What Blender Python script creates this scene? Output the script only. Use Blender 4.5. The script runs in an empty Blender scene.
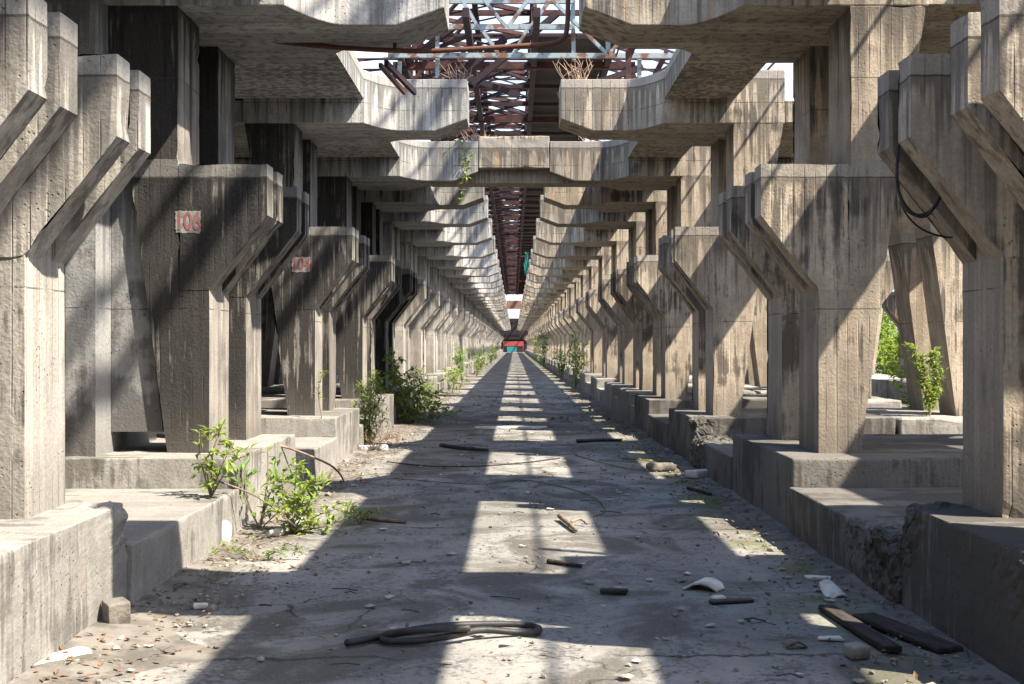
import bpy, bmesh, math, random
from mathutils import Vector, Matrix, noise

random.seed(7)
SC = bpy.context.scene
COL = SC.collection
R = math.radians
DM = 2.80            # metres of depth per unit of bay measure
F = 1238.0            # focal length in pixels
K = DM/1.81          # depth scale
H = 1.6              # eye height
VX, VY = 514.0, 345.0
GZ = -.05            # level of the corridor floor

def at(px, py, y):                      # a pixel of the survey at distance y -> point in metres
    return Vector(((px-VX)*y/F, y, H+(VY-py)*y/F))
def gp(px, py, z=0.0):                  # a pixel on a level surface of height z
    z += GZ
    y = F*(H-z)/(py-VY)
    return Vector(((px-VX)*y/F, y, z))

# ------------------------------------------------------------------ nodes
class NT:
    def __init__(s, name):
        s.m = bpy.data.materials.new(name); s.m.use_nodes = True
        s.t = s.m.node_tree; s.t.nodes.clear()
        s.out = s.n('ShaderNodeOutputMaterial')
    def n(s, typ, **kw):
        x = s.t.nodes.new(typ)
        for k, v in kw.items(): setattr(x, k, v)
        return x
    def l(s, a, b): s.t.links.new(a, b)
    def put(s, sock, v):
        if isinstance(v, bpy.types.NodeSocket): s.l(v, sock)
        else: sock.default_value = v
    def math(s, op, a, b=None, c=None, clamp=False):
        x = s.n('ShaderNodeMath', operation=op, use_clamp=clamp)
        s.put(x.inputs[0], a)
        if b is not None: s.put(x.inputs[1], b)
        if c is not None: s.put(x.inputs[2], c)
        return x.outputs[0]
    def vmul(s, v, sc):
        x = s.n('ShaderNodeVectorMath', operation='MULTIPLY'); s.put(x.inputs[0], v); x.inputs[1].default_value = sc
        return x.outputs[0]
    def noise(s, v, scale, detail=4, rough=.55, dist=0):
        x = s.n('ShaderNodeTexNoise'); s.put(x.inputs['Vector'], v)
        x.inputs['Scale'].default_value = scale; x.inputs['Detail'].default_value = detail
        x.inputs['Roughness'].default_value = rough; x.inputs['Distortion'].default_value = dist
        return x.outputs['Fac']
    def step(s, v, a, b, c=0., d=1.):
        x = s.n('ShaderNodeMapRange', interpolation_type='SMOOTHSTEP')
        s.put(x.inputs[0], v); x.inputs[1].default_value = a; x.inputs[2].default_value = b
        x.inputs[3].default_value = c; x.inputs[4].default_value = d
        return x.outputs[0]
    def mix(s, f, a, b, mode='MIX'):
        x = s.n('ShaderNodeMix', data_type='RGBA', blend_type=mode)
        s.put(x.inputs[0], f)
        for i, v in ((6, a), (7, b)):
            if isinstance(v, tuple) and len(v) == 3: v = v+(1,)
            s.put(x.inputs[i], v)
        return x.outputs[2]
    def bsdf(s, col, rough=.9, bump=None, bstr=.5, bdist=.02, spec=.2, trans=None, metal=0):
        b = s.n('ShaderNodeBsdfPrincipled')
        if isinstance(col, tuple) and len(col) == 3: col = col+(1,)
        s.put(b.inputs['Base Color'], col); s.put(b.inputs['Roughness'], rough)
        b.inputs['Specular IOR Level'].default_value = spec; b.inputs['Metallic'].default_value = metal
        if bump is not None:
            bn = s.n('ShaderNodeBump'); bn.inputs['Strength'].default_value = bstr; bn.inputs['Distance'].default_value = bdist
            s.l(bump, bn.inputs['Height']); s.l(bn.outputs[0], b.inputs['Normal'])
        sh = b.outputs[0]
        if trans:
            t = s.n('ShaderNodeBsdfTranslucent'); t.inputs[0].default_value = trans[0]+(1,)
            mx = s.n('ShaderNodeMixShader'); mx.inputs[0].default_value = trans[1]
            s.l(sh, mx.inputs[1]); s.l(t.outputs[0], mx.inputs[2]); sh = mx.outputs[0]
        s.l(sh, s.out.inputs[0])
        return s.m

def concrete(name, light, mid, soot=.3, sootcol=(.035,.034,.035), rust=.15, caps=(), bw=.1, strk=1., allround=False):
    s = NT(name)
    g = s.n('ShaderNodeNewGeometry'); P = g.outputs['Position']
    sp = s.n('ShaderNodeSeparateXYZ'); s.l(P, sp.inputs[0]); x, y, z = sp.outputs
    sn = s.n('ShaderNodeSeparateXYZ'); s.l(g.outputs['True Normal'], sn.inputs[0])
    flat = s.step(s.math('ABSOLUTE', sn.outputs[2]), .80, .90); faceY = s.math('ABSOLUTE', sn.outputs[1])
    # boards of the formwork: upright on walls, across on soffits
    u = s.math('ADD', s.math('MULTIPLY', x, 1.0), y)
    w = s.math('ADD', s.math('MULTIPLY', u, s.math('SUBTRACT', 1., flat)), s.math('MULTIPLY', y, flat))
    w = s.math('ADD', s.math('DIVIDE', w, bw), s.math('MULTIPLY', s.noise(P, 1.3, 2), .12))
    cell = s.math('FLOOR', w); fr = s.math('FRACT', w)
    wn = s.n('ShaderNodeTexWhiteNoise', noise_dimensions='1D'); s.l(cell, wn.inputs['W'])
    board = wn.outputs['Value']
    seam = s.step(s.math('ABSOLUTE', s.math('SUBTRACT', fr, .5)), .43, .5)
    seam = s.math('MULTIPLY', seam, s.step(s.noise(P, 2.2, 3), .4, .65))
    # streaks down the walls / along the boards of soffits
    pv = s.vmul(P, (11., 11., .55)); ph = s.vmul(P, (.005, 8., 1.))
    vm = s.n('ShaderNodeMix', data_type='VECTOR'); s.l(flat, vm.inputs[0]); s.l(pv, vm.inputs[4]); s.l(ph, vm.inputs[5])
    SV = vm.outputs[1]
    st = s.noise(SV, 1.0, 5, .58)
    st2 = s.noise(SV, 2.7, 5, .6)
    big = s.noise(P, .55, 4, .55)
    med = s.noise(P, 2.6, 6, .62)
    fine = s.noise(P, 38, 4, .65)
    c = s.mix(s.step(s.math('ADD', s.math('MULTIPLY', st, .35*strk), s.math('MULTIPLY', s.math('ADD', med, big), .5-.175*strk)), .42, .58), mid, light)
    bl = s.step(board, 0, 1, 1-.16*strk, 1+.12*strk)
    cb = s.n('ShaderNodeCombineColor');
    for i in range(3): s.l(bl, cb.inputs[i])
    c = s.mix(1., c, cb.outputs[0], 'MULTIPLY')
    oi = s.n('ShaderNodeObjectInfo')
    vb = s.math('ADD', s.step(s.noise(P, .23, 3), .32, .68, .78, 1.14), s.step(oi.outputs['Random'], 0, 1, -.09, .09))
    cv = s.n('ShaderNodeCombineColor')
    for i in range(3): s.l(vb, cv.inputs[i])
    c = s.mix(1., c, cv.outputs[0], 'MULTIPLY')
    # tan / rust wash
    c = s.mix(s.math('MULTIPLY', s.step(s.noise(SV, .8, 4), .52, .72), rust), c, (.30, .17, .08))
    # pale lime runs
    c = s.mix(s.math('MULTIPLY', s.step(st2, .62, .78), .55), c, (.58, .56, .52))
    # soot and black runs; thinned on side faces to paint in skylight
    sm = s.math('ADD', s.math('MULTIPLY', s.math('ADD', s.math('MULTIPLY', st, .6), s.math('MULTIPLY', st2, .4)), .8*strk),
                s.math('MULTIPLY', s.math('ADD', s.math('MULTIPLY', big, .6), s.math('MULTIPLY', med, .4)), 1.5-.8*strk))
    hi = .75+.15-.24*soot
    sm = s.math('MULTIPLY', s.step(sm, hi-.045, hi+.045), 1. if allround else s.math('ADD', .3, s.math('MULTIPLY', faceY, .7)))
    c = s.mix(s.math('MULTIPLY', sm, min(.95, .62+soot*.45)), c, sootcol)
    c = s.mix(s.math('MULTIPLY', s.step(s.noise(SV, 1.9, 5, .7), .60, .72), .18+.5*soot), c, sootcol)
    sdrop = s.noise(s.vmul(P, (11., 11., .15)), 1.0, 3, .6)
    for zt in (3.14, 4.70, 5.34):
        t = s.math('DIVIDE', s.math('SUBTRACT', zt, z), s.math('ADD', .10, s.math('MULTIPLY', s.step(sdrop, .40, .70), 1.1+soot)))
        k = s.math('MULTIPLY', s.math('GREATER_THAN', t, 0.), s.step(t, .25, 1., 1, 0))
        c = s.mix(s.math('MULTIPLY', k, min(.85, .42+.4*soot)), c, sootcol)
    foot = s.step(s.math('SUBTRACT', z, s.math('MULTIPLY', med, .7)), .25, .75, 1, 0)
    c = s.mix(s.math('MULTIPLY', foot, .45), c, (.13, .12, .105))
    # pour caps: a smoother, greyer band and a ragged dark joint under it
    wob = s.math('MULTIPLY', s.math('SUBTRACT', s.noise(P, 6, 4), .5), .035)
    joint = None
    for (z0, z1) in caps:
        zz = s.math('ADD', z, wob)
        band = s.math('MULTIPLY', s.math('GREATER_THAN', zz, z0), s.math('LESS_THAN', zz, z1))
        c = s.mix(s.math('MULTIPLY', band, .55), c, (.25, .245, .235))
        j = s.math('LESS_THAN', s.math('ABSOLUTE', s.math('SUBTRACT', zz, z0)), .007)
        joint = j if joint is None else s.math('MAXIMUM', joint, j)
    for zl in (1.93, 4.05, 5.0):
        j = s.math('MULTIPLY', s.math('LESS_THAN', s.math('ABSOLUTE', s.math('SUBTRACT', s.math('ADD', z, s.math('MULTIPLY', wob, .3)), zl)), .005),
                   s.step(med, .42, .55))
        joint = j if joint is None else s.math('MAXIMUM', joint, j)
    c = s.mix(s.math('MULTIPLY', seam, .22), c, (.07, .063, .055))
    if joint is not None: c = s.mix(s.math('MULTIPLY', joint, .7), c, (.05, .047, .042))
    # dirt and fine mottling
    c = s.mix(s.step(fine, .35, .75, 0, .30), c, (.09, .08, .07))
    pit = s.n('ShaderNodeTexVoronoi'); s.l(P, pit.inputs['Vector']); pit.inputs['Scale'].default_value = 26
    pits = s.math('MULTIPLY', s.step(pit.outputs['Distance'], .10, .22, 1, 0), s.step(s.noise(P, 3.1, 3), .52, .62))
    c = s.mix(s.math('MULTIPLY', pits, .6), c, (.05, .045, .04))
    hgt = s.math('ADD', s.math('MULTIPLY', fine, .35), s.math('MULTIPLY', med, .6))
    hgt = s.math('ADD', hgt, s.math('MULTIPLY', board, .22))
    hgt = s.math('SUBTRACT', hgt, s.math('MULTIPLY', seam, .35))
    hgt = s.math('SUBTRACT', hgt, s.math('MULTIPLY', pits, .7))
    if joint is not None: hgt = s.math('SUBTRACT', hgt, s.math('MULTIPLY', joint, .9))
    return s.bsdf(c, .92, hgt, .75, .022, .15)

def ground_mat():
    s = NT('floor_concrete')
    g = s.n('ShaderNodeNewGeometry'); P = g.outputs['Position']
    sp = s.n('ShaderNodeSeparateXYZ'); s.l(P, sp.inputs[0]); x, y, z = sp.outputs
    big = s.noise(P, .45, 5, .6, .6); med = s.noise(s.vmul(P, (1.2, 1., 1)), 2.1, 6, .68); fine = s.noise(P, 24, 5, .7)
    wash = s.noise(s.vmul(P, (.9, .8, 1)), 1.0, 6, .64, 1.2)
    c = s.mix(s.step(big, .35, .65), (.185, .18, .168), (.285, .275, .258))
    c = s.mix(s.step(med, .40, .64, 0, .75), c, (.21,.21,.21))
    c = s.mix(s.step(wash, .46, .60, 0, .88), c, (.082, .076, .066))
    grit = s.step(s.math('ADD', s.math('MULTIPLY', fine, .6), s.math('MULTIPLY', med, .4)), .50, .60, 0, .85); c = s.mix(grit, c, (.09, .083, .075))
    c = s.mix(s.step(s.noise(P, 60, 3, .7), .60, .70, 0, .55), c, (.50, .48, .44))
    # dirt along the two sides
    side = s.math('ABSOLUTE', s.math('ADD', x, .03))
    edge = s.math('ADD', side, s.math('MULTIPLY', s.math('SUBTRACT', med, .5), 2.2))
    c = s.mix(s.step(edge, 1.75, 2.35, 0, .8), c, (.16, .145, .125))
    # moss by the right kerb
    mo = s.math('MULTIPLY', s.step(s.math('ADD', x, s.math('MULTIPLY', med, 1.4)), 2.1, 2.8), s.step(s.noise(P, 1.1, 4), .45, .62))
    c = s.mix(s.math('MULTIPLY', mo, .8), c, (.10, .115, .04))
    # joints and cracks
    jy = s.math('ABSOLUTE', s.math('SUBTRACT', s.math('FRACT', s.math('DIVIDE', s.math('ADD', y, s.math('MULTIPLY', s.math('ADD', med, wash), .35)), 4.6)), .5))
    jl = s.math('MULTIPLY', s.step(jy, .001, .006, 1, 0), s.step(s.noise(P, .8, 3), .38, .55))
    jd = s.math('MULTIPLY', s.step(jy, .0, .09, 1, 0), s.step(wash, .4, .6))
    dv = s.n('ShaderNodeVectorMath', operation='ADD'); s.l(P, dv.inputs[0])
    nz = s.n('ShaderNodeTexNoise'); s.l(P, nz.inputs['Vector']); nz.inputs['Scale'].default_value = 1.6; nz.inputs['Detail'].default_value = 5
    nv = s.vmul(nz.outputs['Color'], (.9, .9, 0)); s.l(nv, dv.inputs[1])
    vo = s.n('ShaderNodeTexVoronoi', feature='DISTANCE_TO_EDGE'); s.l(dv.outputs[0], vo.inputs['Vector']); vo.inputs['Scale'].default_value = .55
    cr = s.math('MULTIPLY', s.step(vo.outputs['Distance'], .001, .007, 1, 0), s.step(s.noise(P, .5, 2), .45, .6))
    c = s.mix(s.math('MULTIPLY', jd, .55), c, (.10, .095, .085))
    c = s.mix(s.math('MULTIPLY', s.math('MAXIMUM', jl, cr), .8), c, (.04, .037, .033))
    h = s.math('ADD', s.math('MULTIPLY', fine, .5), s.math('MULTIPLY', med, .8))
    h = s.math('SUBTRACT', h, s.math('MULTIPLY', s.math('MAXIMUM', jl, cr), 1.))
    return s.bsdf(c, s.step(wash, .4, .7, .93, .75), h, .8, .02, .25)

def simple(name, a, b, scale=6, rough=.8, bstr=.3, spec=.3, metal=0, trans=None, stretch=(1,1,1), thr=(.4,.62)):
    s = NT(name)
    tc = s.n('ShaderNodeTexCoord'); P = s.vmul(tc.outputs['Object'], stretch)
    c = s.mix(s.step(s.noise(P, scale, 5, .62), *thr), a, b)
    f = s.noise(P, scale*5, 4, .6)
    c = s.mix(s.step(f, .5, .8, 0, .35), c, tuple(v*.4 for v in a))
    return s.bsdf(c, rough, f, bstr, .01, spec, trans, metal)

CAP = ((3.135, 3.30), (5.33, 5.50))
M = {}
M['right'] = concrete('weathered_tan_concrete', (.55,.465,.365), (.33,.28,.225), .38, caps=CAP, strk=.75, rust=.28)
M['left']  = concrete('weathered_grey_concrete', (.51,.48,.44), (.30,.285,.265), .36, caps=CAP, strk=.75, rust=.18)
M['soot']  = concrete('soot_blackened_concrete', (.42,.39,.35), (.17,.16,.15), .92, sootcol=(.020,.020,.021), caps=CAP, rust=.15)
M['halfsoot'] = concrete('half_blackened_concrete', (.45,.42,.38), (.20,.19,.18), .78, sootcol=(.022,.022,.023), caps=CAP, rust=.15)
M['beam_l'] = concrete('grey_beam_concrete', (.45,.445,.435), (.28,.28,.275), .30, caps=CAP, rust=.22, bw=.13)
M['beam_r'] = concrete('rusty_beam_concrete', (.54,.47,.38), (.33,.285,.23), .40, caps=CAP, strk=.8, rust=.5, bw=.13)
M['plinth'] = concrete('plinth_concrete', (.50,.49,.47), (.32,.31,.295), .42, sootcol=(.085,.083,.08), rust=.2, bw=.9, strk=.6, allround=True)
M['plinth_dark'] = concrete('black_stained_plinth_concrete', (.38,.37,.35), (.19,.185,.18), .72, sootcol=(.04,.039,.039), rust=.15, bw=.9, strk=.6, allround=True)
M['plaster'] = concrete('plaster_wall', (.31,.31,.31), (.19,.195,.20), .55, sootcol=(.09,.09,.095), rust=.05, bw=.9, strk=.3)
M['ground'] = ground_mat()
M['earth'] = simple('bare_earth', (.14,.125,.10), (.08,.09,.045), .4, .95, .6)
M['blue_steel'] = simple('flaking_blue_paint', (.22,.27,.31), (.13,.065,.042), 1.3, .6, .4, thr=(.47,.60))
M['rust'] = simple('rusty_steel', (.036,.017,.019), (.075,.03,.026), 1.6, .85, .5)
M['purple'] = simple('dark_oxide_steel', (.020,.013,.020), (.036,.018,.022), .9, .8, .4)
M['dark'] = simple('dark_plate', (.012,.010,.013), (.03,.018,.02), .6, .8, .3)
M['pipe'] = simple('rusted_pipe', (.12,.05,.032), (.09,.04,.03), 3, .75, .4)
M['black'] = simple('black_rubber', (.018,.018,.02), (.035,.034,.034), 9, .55, .3, .4)
M['wood'] = simple('old_grey_wood', (.06,.05,.045), (.025,.022,.02), 3, .9, .7, stretch=(1,9,9))
M['stick'] = simple('dead_wood', (.24,.19,.14), (.13,.10,.075), 8, .9, .6)
M['dry'] = simple('dry_stalk', (.30,.21,.15), (.20,.13,.10), 6, .9, .3)
M['white'] = simple('pale_shard', (.66,.63,.57), (.46,.43,.38), 5, .8, .4)
M['brick'] = simple('broken_block', (.17,.155,.135), (.09,.082,.075), 8, .95, .8)
M['brick_orange'] = simple('orange_stained_concrete', (.24,.13,.075), (.18,.12,.09), 2, .9, .4)
M['paper'] = simple('dirty_white_plastic', (.70,.70,.70), (.5,.5,.48), 4, .5, .3)
M['redpaint'] = simple('red_paint', (.28,.075,.08), (.17,.115,.11), 16, .8, .1)
M['whitepaint'] = simple('faded_white_paint', (.27,.265,.26), (.13,.127,.125), 14, .9, .3)
M['teal'] = simple('teal_sheet', (.02,.17,.17), (.03,.24,.23), 2, .7, .2)
M['red'] = simple('red_sheet', (.32,.05,.045), (.24,.055,.05), 1, .7, .2)
M['leaf_a'] = simple('fresh_leaf', (.16,.28,.05), (.10,.19,.035), 20, .55, .1, trans=((.28,.42,.06), .35))
M['leaf_b'] = simple('yellow_green_leaf', (.25,.34,.07), (.15,.24,.05), 20, .55, .1, trans=((.36,.45,.08), .35))
M['leaf_c'] = simple('dark_leaf', (.05,.115,.03), (.08,.15,.035), 20, .55, .1, trans=((.14,.28,.05), .3))
M['litter'] = simple('fallen_leaf', (.20,.115,.07), (.13,.085,.055), 3, .9, .2)
M['soil'] = simple('dusty_soil', (.19,.175,.155), (.10,.092,.082), 3, .97, .9)
M['gravel'] = simple('grey_grit', (.30,.275,.24), (.12,.11,.10), 2, .95, .4)

# ------------------------------------------------------------------ objects
def obj(name, bm, mat, parent=None, smooth=False):
    if isinstance(bm, bpy.types.Mesh): me = bm
    else:
        me = bpy.data.meshes.new(name); bm.normal_update(); bm.to_mesh(me); bm.free()
        if mat is not None: me.materials.append(mat)
        if smooth:
            for p in me.polygons: p.use_smooth = True
    o = bpy.data.objects.new(name, me); COL.objects.link(o)
    if parent is not None: o.parent = parent
    return o
def tag(o, label, cat, group=None, kind=None):
    o['label'] = label; o['category'] = cat
    if group: o['group'] = group
    if kind: o['kind'] = kind
    return o
def thing(name, label, cat, loc=(0,0,0), rz=0, group=None):
    o = bpy.data.objects.new(name, None); COL.objects.link(o)
    o.location = loc; o.rotation_euler = (0,0,rz); o.empty_display_size = .2
    return tag(o, label, cat, group)
def struct(name, bm, mat):
    o = obj(name, bm, mat); o['kind'] = 'structure'; return o

def prism_xz(bm, pts, y0, y1):          # outline in x,z swept along y
    a = [bm.verts.new((p[0], y0, p[1])) for p in pts]; b = [bm.verts.new((p[0], y1, p[1])) for p in pts]
    n = len(pts); bm.faces.new(a); bm.faces.new(b[::-1])
    for i in range(n): bm.faces.new((a[i], b[i], b[(i+1) % n], a[(i+1) % n]))
def prism_xy(bm, pts, z0, z1):
    a = [bm.verts.new((p[0], p[1], z0)) for p in pts]; b = [bm.verts.new((p[0], p[1], z1)) for p in pts]
    n = len(pts); bm.faces.new(a[::-1]); bm.faces.new(b)
    for i in range(n): bm.faces.new((a[i], a[(i+1) % n], b[(i+1) % n], b[i]))
    return a, b
def box(bm, x0, x1, y0, y1, z0, z1): prism_xy(bm, [(x0,y0),(x1,y0),(x1,y1),(x0,y1)], z0, z1)
def bar(bm, a, b, w, h=None):           # straight bar of rectangular section
    a, b = Vector(a), Vector(b); h = h or w
    d = (b-a).normalized(); up = Vector((0,0,1)) if abs(d.z) < .95 else Vector((0,1,0))
    s = d.cross(up).normalized(); u = s.cross(d)
    vs = []
    for p in (a, b):
        for (i, j) in ((-1,-1),(1,-1),(1,1),(-1,1)): vs.append(bm.verts.new(p+s*(w/2*i)+u*(h/2*j)))
    bm.faces.new(vs[0:4]); bm.faces.new(vs[7:3:-1])
    for i in range(4):
        j = (i+1) % 4; bm.faces.new((vs[i], vs[i+4], vs[j+4], vs[j]))
def tube(bm, pts, r, sides=8, taper=None):
    pts = [Vector(p) for p in pts]; n = len(pts); rings = []
    ref = Vector((0.31, .2, .93))
    for i, p in enumerate(pts):
        d = (pts[min(i+1, n-1)]-pts[max(i-1, 0)]).normalized()
        s = d.cross(ref)
        if s.length < .1: s = d.cross(Vector((1,0,0)))
        s.normalize(); u = s.cross(d)
        rr = r if taper is None else r+(taper-r)*i/(n-1)
        rings.append([bm.verts.new(p+(s*math.cos(2*math.pi*k/sides)+u*math.sin(2*math.pi*k/sides))*rr) for k in range(sides)])
    for i in range(n-1):
        for k in range(sides):
            k2 = (k+1) % sides; bm.faces.new((rings[i][k], rings[i][k2], rings[i+1][k2], rings[i+1][k]))
    bm.faces.new(rings[0][::-1]); bm.faces.new(rings[-1])
def smooth_path(pts, n=6):              # Catmull-Rom
    pts = [Vector(p) for p in pts]; q = [pts[0]]+pts+[pts[-1]]; out = []
    for i in range(1, len(q)-2):
        for k in range(n):
            t = k/n; a, b, c, d = q[i-1:i+3]
            out.append(.5*((2*b)+(c-a)*t+(2*a-5*b+4*c-d)*t*t+(3*b-a-3*c+d)*t**3))
    return out+[pts[-1]]
def bevel(bm, off=.014, seg=2, ang=25):
    es = [e for e in bm.edges if len(e.link_faces) == 2 and e.calc_face_angle(0) > R(ang)]
    bmesh.ops.recalc_face_normals(bm, faces=bm.faces)
    bmesh.ops.bevel(bm, geom=es, offset=off, segments=seg, affect='EDGES', profile=.6, clamp_overlap=True)
    return bm

def rough_box(lo, hi, cell=.1, r0=.03, r1=.06, amp=.012, seed=0, bite=None, batter=0.):
    """a cast block with worn, chipped edges"""
    bm = bmesh.new(); lo, hi = Vector(lo), Vector(hi); sz = hi-lo
    ax = []; vd = {}
    for i in range(3):
        L = sz[i]; e = [q for q in (.35*r0, r0, 2.2*r0, 4.5*r0) if q < L*.3]
        n_ = max(1, round((L-2*(e[-1] if e else 0))/cell)); st_ = e[-1] if e else 0
        ax.append([0]+e+[st_+(L-2*st_)*k/n_ for k in range(1, n_)]+[L-q for q in e[::-1]]+[L])
    if bite:                            # fine grid only where the edge is broken
        for i in range(3):
            L = sz[i]; ps, t_ = [0.], 0.
            while t_ < L-1e-6:
                w_ = lo[i]+t_
                near = i == 2 or any(abs(w_-bp[i]) < br*.9 for bp, br, bd in bite)
                edge_ = min(t_, L-t_) < .05
                t_ = min(L, t_+(.012 if edge_ else .03 if near else .16)); ps.append(t_)
            ax[i] = ps
    n = [len(q)-1 for q in ax]
    def v(i, j, k):
        t = (i, j, k)
        if t not in vd: vd[t] = bm.verts.new((lo.x+ax[0][i], lo.y+ax[1][j], lo.z+ax[2][k]))
        return vd[t]
    for a in range(3):
        b, c = (a+1) % 3, (a+2) % 3
        for side in (0, n[a]):
            for i in range(n[b]):
                for j in range(n[c]):
                    q = []
                    for (di, dj) in ((0,0),(1,0),(1,1),(0,1)):
                        t = [0,0,0]; t[a] = side; t[b] = i+di; t[c] = j+dj; q.append(v(*t))
                    bm.faces.new(q if side else q[::-1])
    so = Vector((seed*7.3, seed*3.1, seed*1.7))
    for vert in bm.verts:
        p = vert.co.copy(); w = p+so
        r = r0+r1*max(0, noise.fractal(w*2.3, .9, 2.1, 4)+.15)
        if noise.noise(w*1.1) > .28: r += r1*1.2
        if bite:
            for (bp, br, bd) in bite:
                d = (p-Vector(bp)).length
                if d < br: r += bd*(1-d/br)*(1+.7*noise.noise(w*6))
        q = Vector([min(max(p[i], lo[i]+r), hi[i]-r) if hi[i]-lo[i] > 2*r else (lo[i]+hi[i])/2 for i in range(3)])
        d = p-q
        if d.length > r and d.length > 1e-6: p = q+d.normalized()*r
        nz = noise.fractal(w*4, .8, 2.1, 4)*amp
        c = (lo+hi)/2; dd = Vector([(p[i]-c[i])/max(sz[i], .01) for i in range(3)])
        k = max(range(3), key=lambda i: abs(dd[i])); p[k] += nz*(1 if dd[k] > 0 else -1)
        if bite:
            for (bp, br, bd) in bite:
                d = (p-Vector(bp)).length
                if d < br: p += Vector([noise.fractal(w*10+Vector((9*k_,4*k_,0)), .75, 2.2, 5) for k_ in range(3)])*min(.07, bd*.55)*(1-d/br)**.5
        if batter: p.x += batter*(1-(p.z-lo.z)/sz.z)
        vert.co = p
    return bm

# ------------------------------------------------------------------ camera, light, sky
cam = bpy.data.cameras.new('camera'); co = bpy.data.objects.new('camera', cam); COL.objects.link(co)
co.location = (0, 0, H); co.rotation_euler = (R(90), 0, 0)
cam.sensor_width = 36; cam.lens = 36*F/1024; cam.shift_x = -2/1024; cam.shift_y = 3/1024
cam.clip_start = .05; cam.clip_end = 3000
SC.camera = co
SUN = Vector((-1, .55, -1.48))
sl = bpy.data.lights.new('sun', 'SUN'); so = bpy.data.objects.new('sun', sl); COL.objects.link(so)
sl.energy = 5.0; sl.angle = R(.55); sl.color = (1, .90, .745)
so.rotation_euler = SUN.to_track_quat('-Z', 'Y').to_euler(); so.location = (20, -8, 30)
W = bpy.data.worlds.new('World'); SC.world = W; W.use_nodes = True
nt = W.node_tree; bg = nt.nodes['Background']
sky = nt.nodes.new('ShaderNodeTexSky'); sky.sky_type = 'NISHITA'; sky.sun_disc = False
sky.sun_elevation = math.asin(-SUN.normalized().z); sky.sun_rotation = math.atan2(-SUN.x, -SUN.y)
sky.dust_density = 3.5; sky.air_density = 1.0; sky.ozone_density = 1.0
tc = nt.nodes.new('ShaderNodeTexCoord'); cn = nt.nodes.new('ShaderNodeTexNoise'); cn.inputs['Scale'].default_value = 2.2; cn.inputs['Detail'].default_value = 7
nt.links.new(tc.outputs['Generated'], cn.inputs['Vector'])
cr = nt.nodes.new('ShaderNodeMapRange'); cr.interpolation_type = 'SMOOTHSTEP'; nt.links.new(cn.outputs['Fac'], cr.inputs[0])
cr.inputs[1].default_value = .34; cr.inputs[2].default_value = .60; cr.inputs[3].default_value = .25; cr.inputs[4].default_value = .85
cm = nt.nodes.new('ShaderNodeMix'); cm.data_type = 'RGBA'; nt.links.new(cr.outputs[0], cm.inputs[0]); nt.links.new(sky.outputs[0], cm.inputs[6])
sg = nt.nodes.new('ShaderNodeSeparateXYZ'); nt.links.new(tc.outputs['Generated'], sg.inputs[0])
hr = nt.nodes.new('ShaderNodeMapRange'); hr.interpolation_type = 'SMOOTHSTEP'; nt.links.new(sg.outputs[2], hr.inputs[0])
hr.inputs[1].default_value = .28; hr.inputs[2].default_value = .62; hr.inputs[3].default_value = 0; hr.inputs[4].default_value = 1
hc = nt.nodes.new('ShaderNodeMix'); hc.data_type = 'RGBA'; nt.links.new(hr.outputs[0], hc.inputs[0])
hc.inputs[6].default_value = (5.2, 5.6, 6.2, 1); hc.inputs[7].default_value = (1.35, 2.4, 4.4, 1)
nt.links.new(hc.outputs[2], cm.inputs[7])
nt.links.new(cm.outputs[2], bg.inputs[0]); bg.inputs[1].default_value = .12
SC.view_settings.view_transform = 'Standard'; SC.view_settings.look = 'None'
SC.view_settings.exposure = 1.58; SC.view_settings.gamma = 1
SC.cycles.max_bounces = 8; SC.cycles.diffuse_bounces = 6; SC.cycles.use_denoising = True

# ------------------------------------------------------------------ the ground
bm = bmesh.new()
vs = [bm.verts.new(p) for p in ((-900,-300,-.12),(900,-300,-.12),(900,1500,-.12),(-900,1500,-.12))]; bm.faces.new(vs)
struct('ground', bm, M['earth'])
bm = bmesh.new()                        # the corridor floor, slightly uneven
nx, ny = 44, 260
ys = [-62, -30]+[-4*K+(i/ny)**1.7*206*K for i in range(ny+1)]; ny += 2
grid = [[bm.verts.new((-2.75+5.5*i/nx, yy, GZ+noise.fractal(Vector((-2.75+5.5*i/nx, yy, 0))*1.1, .9, 2, 4)*.010)) for i in range(nx+1)] for yy in ys]
for j in range(ny):
    for i in range(nx): bm.faces.new((grid[j][i], grid[j][i+1], grid[j+1][i+1], grid[j+1][i]))
struct('pavement', bm, M['ground'])

# ------------------------------------------------------------------ pillars
TB = .25*DM                              # depth of one bent
LEN = .75*DM                               # depth of a pillar group of two bents
def pier_bm(y0):
    bm = bmesh.new()
    prism_xz(bm, [(2.79,.55),(3.17,.55),(3.46,2.75),(3.78,4.708),(3.08,4.708),(3.08,3.235),(2.79,3.235)], y0, y0+TB)
    return bevel(bm, .012)
def corbel_bm(y0, y1):
    bm = bmesh.new()
    prism_xz(bm, [(2.793,2.10),(2.26,2.79),(2.26,3.26),(3.072,3.26),(3.072,2.10)], y0, y1)
    return bevel(bm, .016)
def stub_bm(y0):  # pier without its post, cut off out of view to let sun in
    bm = bmesh.new()
    prism_xz(bm, [(2.79,.55),(3.17,.55),(3.46,2.75),(3.53,3.235),(2.79,3.235)], y0, y0+TB)
    return bevel(bm, .012)
def short_head_bm(nose):  # roof beam cut back out of view so sun reaches floor and left pillars
    bm = bmesh.new(); box(bm, .68 if nose else 2.10, 3.80, -LEN/2, -LEN/2+.46*DM, 4.71, 5.46)
    return bevel(bm, .012)
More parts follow.
